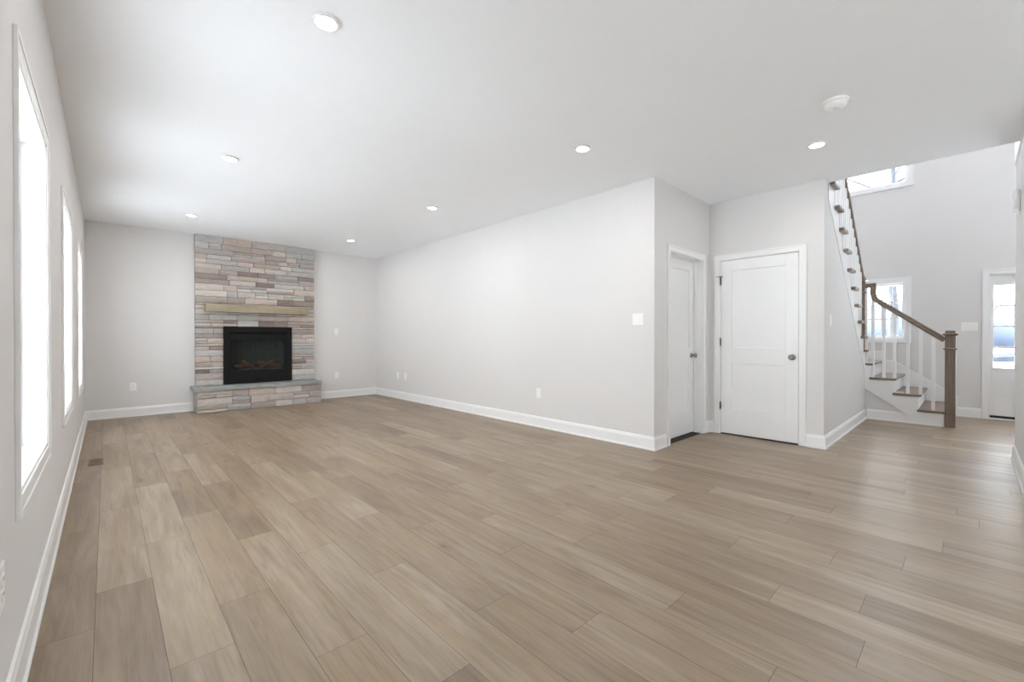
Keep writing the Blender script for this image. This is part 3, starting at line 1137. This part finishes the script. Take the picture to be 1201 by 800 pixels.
def downlight(x, y, label):
    o = empty('recessed_downlight', (x, y, ZC - 0.012), label, 'ceiling light', 'recessed downlights in the ceiling')
    MB().lathe([(0.050, 0.0), (0.054, -0.004), (0.064, -0.003), (0.066, 0.0115), (0.050, 0.0115)], (x, y, ZC - 0.0118), 'z', 32, ring=True).build('trim_ring', M['trim'], o)
    MB().lathe([(0.001, -0.002), (0.0495, -0.002), (0.0495, 0.004), (0.001, 0.004)], (x, y, ZC - 0.008), 'z', 32).build('lens', M['lens'], o)
    d = bpy.data.lights.new('downlight_beam', 'AREA')
    d.shape = 'DISK'
    d.size = 0.09
    d.energy = CAN_POWER
    d.color = (1.0, 0.97, 0.93)
    l = bpy.data.objects.new('downlight_beam', d)
    COL.objects.link(l)
    l.parent = o
    l.location = (0, 0, -0.006)


for x, y, lb in [
    (0.82, 2.257, 'bright ceiling downlight nearest the camera, in the row beside the window wall'),
    (0.812, 4.546, 'ceiling downlight in the middle of the row beside the window wall'),
    (0.814, 6.98, 'ceiling downlight just in front of the stone chimney breast'),
    (2.924, 6.975, 'small far ceiling downlight near the corner of the fireplace wall and long wall'),
    (2.93, 4.546, 'ceiling downlight in the middle of the row beside the long plain wall'),
    (2.95, 2.263, 'ceiling downlight near the outside corner of the long plain wall'),
    (4.31, 0.886, 'ceiling downlight in front of the closet door, next to the smoke detector')]:
    downlight(x, y, lb)

fl = empty('added_foyer_lamp', (7.0, -0.6, ZTOP), 'unseen white glass ceiling lamp added to brighten the two storey foyer', 'ceiling light')  # out of view, added to lift the light in foyer and hall
MB().lathe([(0.001, 0), (0.17, 0), (0.17, -0.03), (0.001, -0.03)], (7.0, -0.6, ZTOP), 'z', 28).build('base_plate', M['nickel'], fl)
MB().lathe([(0.16, -0.03), (0.17, -0.07), (0.14, -0.11), (0.08, -0.135), (0.001, -0.14)], (7.0, -0.6, ZTOP), 'z', 28).build('glass_bowl', M['lens'], fl)
d_ = bpy.data.lights.new('foyer_fill', 'AREA')
d_.shape, d_.size, d_.energy, d_.color = 'DISK', 0.36, FOYER_POWER, (1.0, 0.97, 0.94)
l_ = bpy.data.objects.new('foyer_fill', d_)
COL.objects.link(l_)
l_.parent = fl
l_.location = (0, 0, -0.16)

sm = empty('smoke_detector', (3.617, 0.638, ZC), 'round white smoke detector on the ceiling beside a downlight', 'smoke detector')
MB().lathe([(0.001, 0.0), (0.072, 0.0), (0.074, -0.008), (0.070, -0.014), (0.001, -0.014)], (3.617, 0.638, ZC - 0.0005), 'z', 32).build('base_plate', M['plastic'], sm)
MB().lathe([(0.060, -0.014), (0.062, -0.020), (0.060, -0.040), (0.050, -0.047), (0.020, -0.050), (0.001, -0.050)], (3.617, 0.638, ZC - 0.0005), 'z', 32).build('cover', M['plastic'], sm)
MB().lathe([(0.001, -0.050), (0.008, -0.050), (0.008, -0.054), (0.001, -0.054)], (3.635, 0.62, ZC - 0.0005), 'z', 12).build('test_button', M['plastic'], sm)


# ------------------------------------------------------------------ outlets and switches
def plate(kind, c, nrm, w, h, label, cat, toggles=0, sockets=0, group=None):
    """c centre on the wall face; nrm axis letter with sign"""
    ax, s = nrm[1], -1 if nrm[0] == '-' else 1
    o = empty(kind, c, label, cat, group)

    def bx(u, z, w_, h_, d0, d1):
        q = MB()
        if ax == 'x':
            lo, hi = sorted((c[0] + s * d0, c[0] + s * d1))
            return q.box(lo, hi, c[1] + u - w_ / 2, c[1] + u + w_ / 2, c[2] + z - h_ / 2, c[2] + z + h_ / 2)
        lo, hi = sorted((c[1] + s * d0, c[1] + s * d1))
        return q.box(c[0] + u - w_ / 2, c[0] + u + w_ / 2, lo, hi, c[2] + z - h_ / 2, c[2] + z + h_ / 2)
    bx(0, 0, w, h, 0.0002, 0.006).build('cover_plate', M['plastic'], o, bevel=0.002)
    for k in range(toggles):
        u = (k - (toggles - 1) / 2) * 0.046
        t = bx(u, 0, 0.034, 0.068, 0.006, 0.0085).build('rocker', M['plastic'], o, bevel=0.001)
    for k in range(sockets):
        z = 0.020 if k else -0.020
        r = bx(0, z, 0.034, 0.030, 0.006, 0.0085).build('receptacle', M['plastic'], o, bevel=0.001)
        q = MB()
        for u in (-0.006, 0.006):
            b = bx(u, z + 0.003, 0.0022, 0.009, 0.0086, 0.0090)
            q.v += b.v
            off = len(q.v) - len(b.v)
            q.f += [tuple(i + off for i in f) for f in b.f]
            q.c += b.c
            q.sm += b.sm
        q.build('slots', M['slot'], r)
    return o


plate('power_outlet', (0.275, YB, 0.43), '-y', 0.075, 0.118, 'white power outlet low on the far wall left of the fireplace', 'outlet', sockets=2)
plate('wall_switch', (3.18, YB, 1.256), '-y', 0.075, 0.118, 'white switch plate on the far wall right of the mantel', 'switch', toggles=1)
plate('power_outlet', (3.19, YB, 0.43), '-y', 0.075, 0.118, 'white power outlet low on the far wall right of the hearth', 'outlet', sockets=2)
plate('power_outlet', (XR, 3.754, 0.43), '-x', 0.075, 0.118, 'white power outlet in the middle of the long plain wall', 'outlet', sockets=2)
plate('power_outlet', (XR, 7.39, 0.43), '-x', 0.075, 0.118, 'white outlet on the long wall, closer to the far corner of the pair', 'outlet', sockets=2)
plate('power_outlet', (XR, 7.10, 0.43), '-x', 0.075, 0.118, 'white outlet on the long wall, farther from the far corner of the pair', 'outlet', sockets=2)
plate('wall_switch', (XR, 2.355, 1.322), '-x', 0.118, 0.118, 'white double switch on the long plain wall near its outside corner', 'switch', toggles=2)
plate('wall_switch', (5.58, YF, 1.315), '-y', 0.075, 0.118, 'white switch seen edge on, on the hall wall right of the closet door', 'switch', toggles=1)
plate('wall_switch', (XF, 0.018, 1.292), '-x', 0.165, 0.118, 'wide white switch plate on the front wall between newel post and sidelight', 'switch', toggles=3)
plate('power_outlet', (XL, 1.80, 0.445), '+x', 0.075, 0.125, 'white outlet on the window wall at the left edge, below the nearest window', 'outlet', sockets=2)

ch = empty('door_chime_box', (5.68, YH, 2.30), 'white chime box high on the hall wall at the right edge', 'door chime')
MB().box(5.59, 5.75, YH, YH + 0.042, 2.215, 2.385).build('cover', M['plastic'], ch, bevel=0.015)
MB().box(5.60, 5.74, YH, YH + 0.012, 2.195, 2.22).build('base_plate', M['plastic'], ch, bevel=0.003)

# floor register
vt = empty('floor_register', (-0.075, 5.435, 0), 'brown wooden floor vent near the window wall', 'floor vent')
mb = MB()
wall_cells(mb, 'x', -0.001, 0.0, 0, 1, 0, 1, []) if False else None
mb.box(-0.125, -0.112, 5.31, 5.56, 0.0, 0.006)
mb.box(-0.038, -0.025, 5.31, 5.56, 0.0, 0.006)
mb.box(-0.112, -0.038, 5.31, 5.325, 0.0, 0.006)
mb.box(-0.112, -0.038, 5.545, 5.56, 0.0, 0.006)
mb.build('frame', M['vent'], vt)
MB().box(-0.112, -0.038, 5.325, 5.545, 0.0002, 0.001).build('duct', M['dark'], vt)
for k in range(9):
    y = 5.335 + k * 0.0245
    MB().box(-0.112, -0.038, y, y + 0.012, 0.0012, 0.0055).build('slat', M['vent'], vt)

# ------------------------------------------------------------------ outside: snow, woods, trees
mb = MB()
n = 24
rnd = random.Random(2)
mb.face([(-200, -150, -0.45), (400, -150, -0.45), (400, 150, -0.45), (-200, 150, -0.45)])
tag(mb.build('snow_ground', M['snow'], recalc=False), 'white snow covering the ground outside the front windows', 'ground', kind='structure')
mb = MB()
rnd = random.Random(6)
rings = []
for i in range(61):
    y = -110 + 220 * i / 60
    h = 8.0 + 1.6 * math.sin(y * 0.05 + 1) + 1.0 * math.sin(y * 0.13) + rnd.uniform(-0.25, 0.25)
    rings.append([(118, y, -0.45), (128, y, h * 0.55), (150, y, h), (200, y, h * 1.02), (205, y, -0.45)])
mb.grid(rings, smooth=True)
tag(mb.build('wooded_hill', M['hill'], recalc=True), 'hazy blue grey wooded hill beyond the front windows', 'hill', kind='structure')


def bare_tree(x, y, h, r, seed, label, spread=1.0, lean=0.0, fork=None):
    rn = random.Random(seed)
    o = empty('bare_tree', (x, y, -0.45), label, 'tree', 'bare trees in front of the house')
    mb = MB()
    tp = []
    n = 9
    for i in range(n):
        t = i / (n - 1)
        tp.append(Vector((x + lean * t * h * 0.1 + rn.uniform(-0.4, 0.4) * r, y + rn.uniform(-0.5, 0.5) * r, -0.45 + h * t)))
    mb.tube(tp, [r * (1 - 0.8 * i / (n - 1)) for i in range(n)], 10)
    mb.build('trunk', M['bark'], o)
    bm_ = MB()

    def branch(p, d, ln, rr, lv):
        pts, rad = [p], [rr]
        q, dd = p.copy(), d.copy()
        steps = 6
        for s in range(steps):
            dd = (dd + Vector((rn.uniform(-1, 1), rn.uniform(-1, 1), rn.uniform(-0.6, 0.9))) * 0.28).normalized()
            q = q + dd * ln / steps
            pts.append(q.copy())
            rad.append(rr * (1 - 0.85 * (s + 1) / steps))
            if lv and s in (2, 3, 5):
                e = (dd + Vector((rn.uniform(-1, 1), rn.uniform(-1, 1), rn.uniform(-0.5, 0.8)))).normalized()
                branch(q, e, ln * 0.55, rad[-1] * 0.8 + 0.004, lv - 1)
        bm_.tube(pts, rad, 5)
    z0 = (fork or 0.45 * h)
    for k in range(9):
        t = rn.uniform(z0 / h, 0.95) if k > 2 else z0 / h + 0.02 * k
        i = min(n - 2, int(t * (n - 1)))
        p = tp[i].lerp(tp[i + 1], t * (n - 1) - i)
        a = rn.uniform(0, 2 * math.pi) if k > 1 else (1.7 + k * 3.0)
        d = Vector((math.cos(a) * spread, math.sin(a) * spread, rn.uniform(0.05, 0.8))).normalized()
        branch(p, d, h * rn.uniform(0.25, 0.42), r * 0.38 * (1 - 0.5 * t), 2)
    bm_.build('branches', M['bark'], o)


bare_tree(14.0, 1.335, 9.0, 0.115, 3, 'nearest bare tree, its thick grey trunk crossing the stair window', fork=5.0)
bare_tree(24.0, 3.6, 9.0, 0.09, 8, 'slim bare tree beyond the stair windows, left of the thick trunk', fork=3.0)
bare_tree(30.0, -0.6, 8.0, 0.09, 12, 'bare tree seen through the sidelight panes', fork=2.6)
bare_tree(38.0, 5.2, 9.0, 0.11, 14, 'farthest bare tree on the snow, left of the others', fork=3.0)
# low hedge line and a post on the snow, seen through the sidelight
mb = MB()
rnd = random.Random(15)
rings = []
for i in range(41):
    y = -14 + 24 * i / 40
    hh = 0.55 + rnd.uniform(-0.12, 0.12)
    rings.append([(44, y, -0.45), (43.9, y, -0.45 + hh * 0.6), (44.4, y, -0.45 + hh), (45.2, y, -0.45 + hh * 0.7), (45.3, y, -0.45)])
mb.grid(rings, smooth=False)
tag(mb.build('low_hedge', M['hedge']), 'low dark hedge line across the snow, seen through the sidelight', 'hedge')
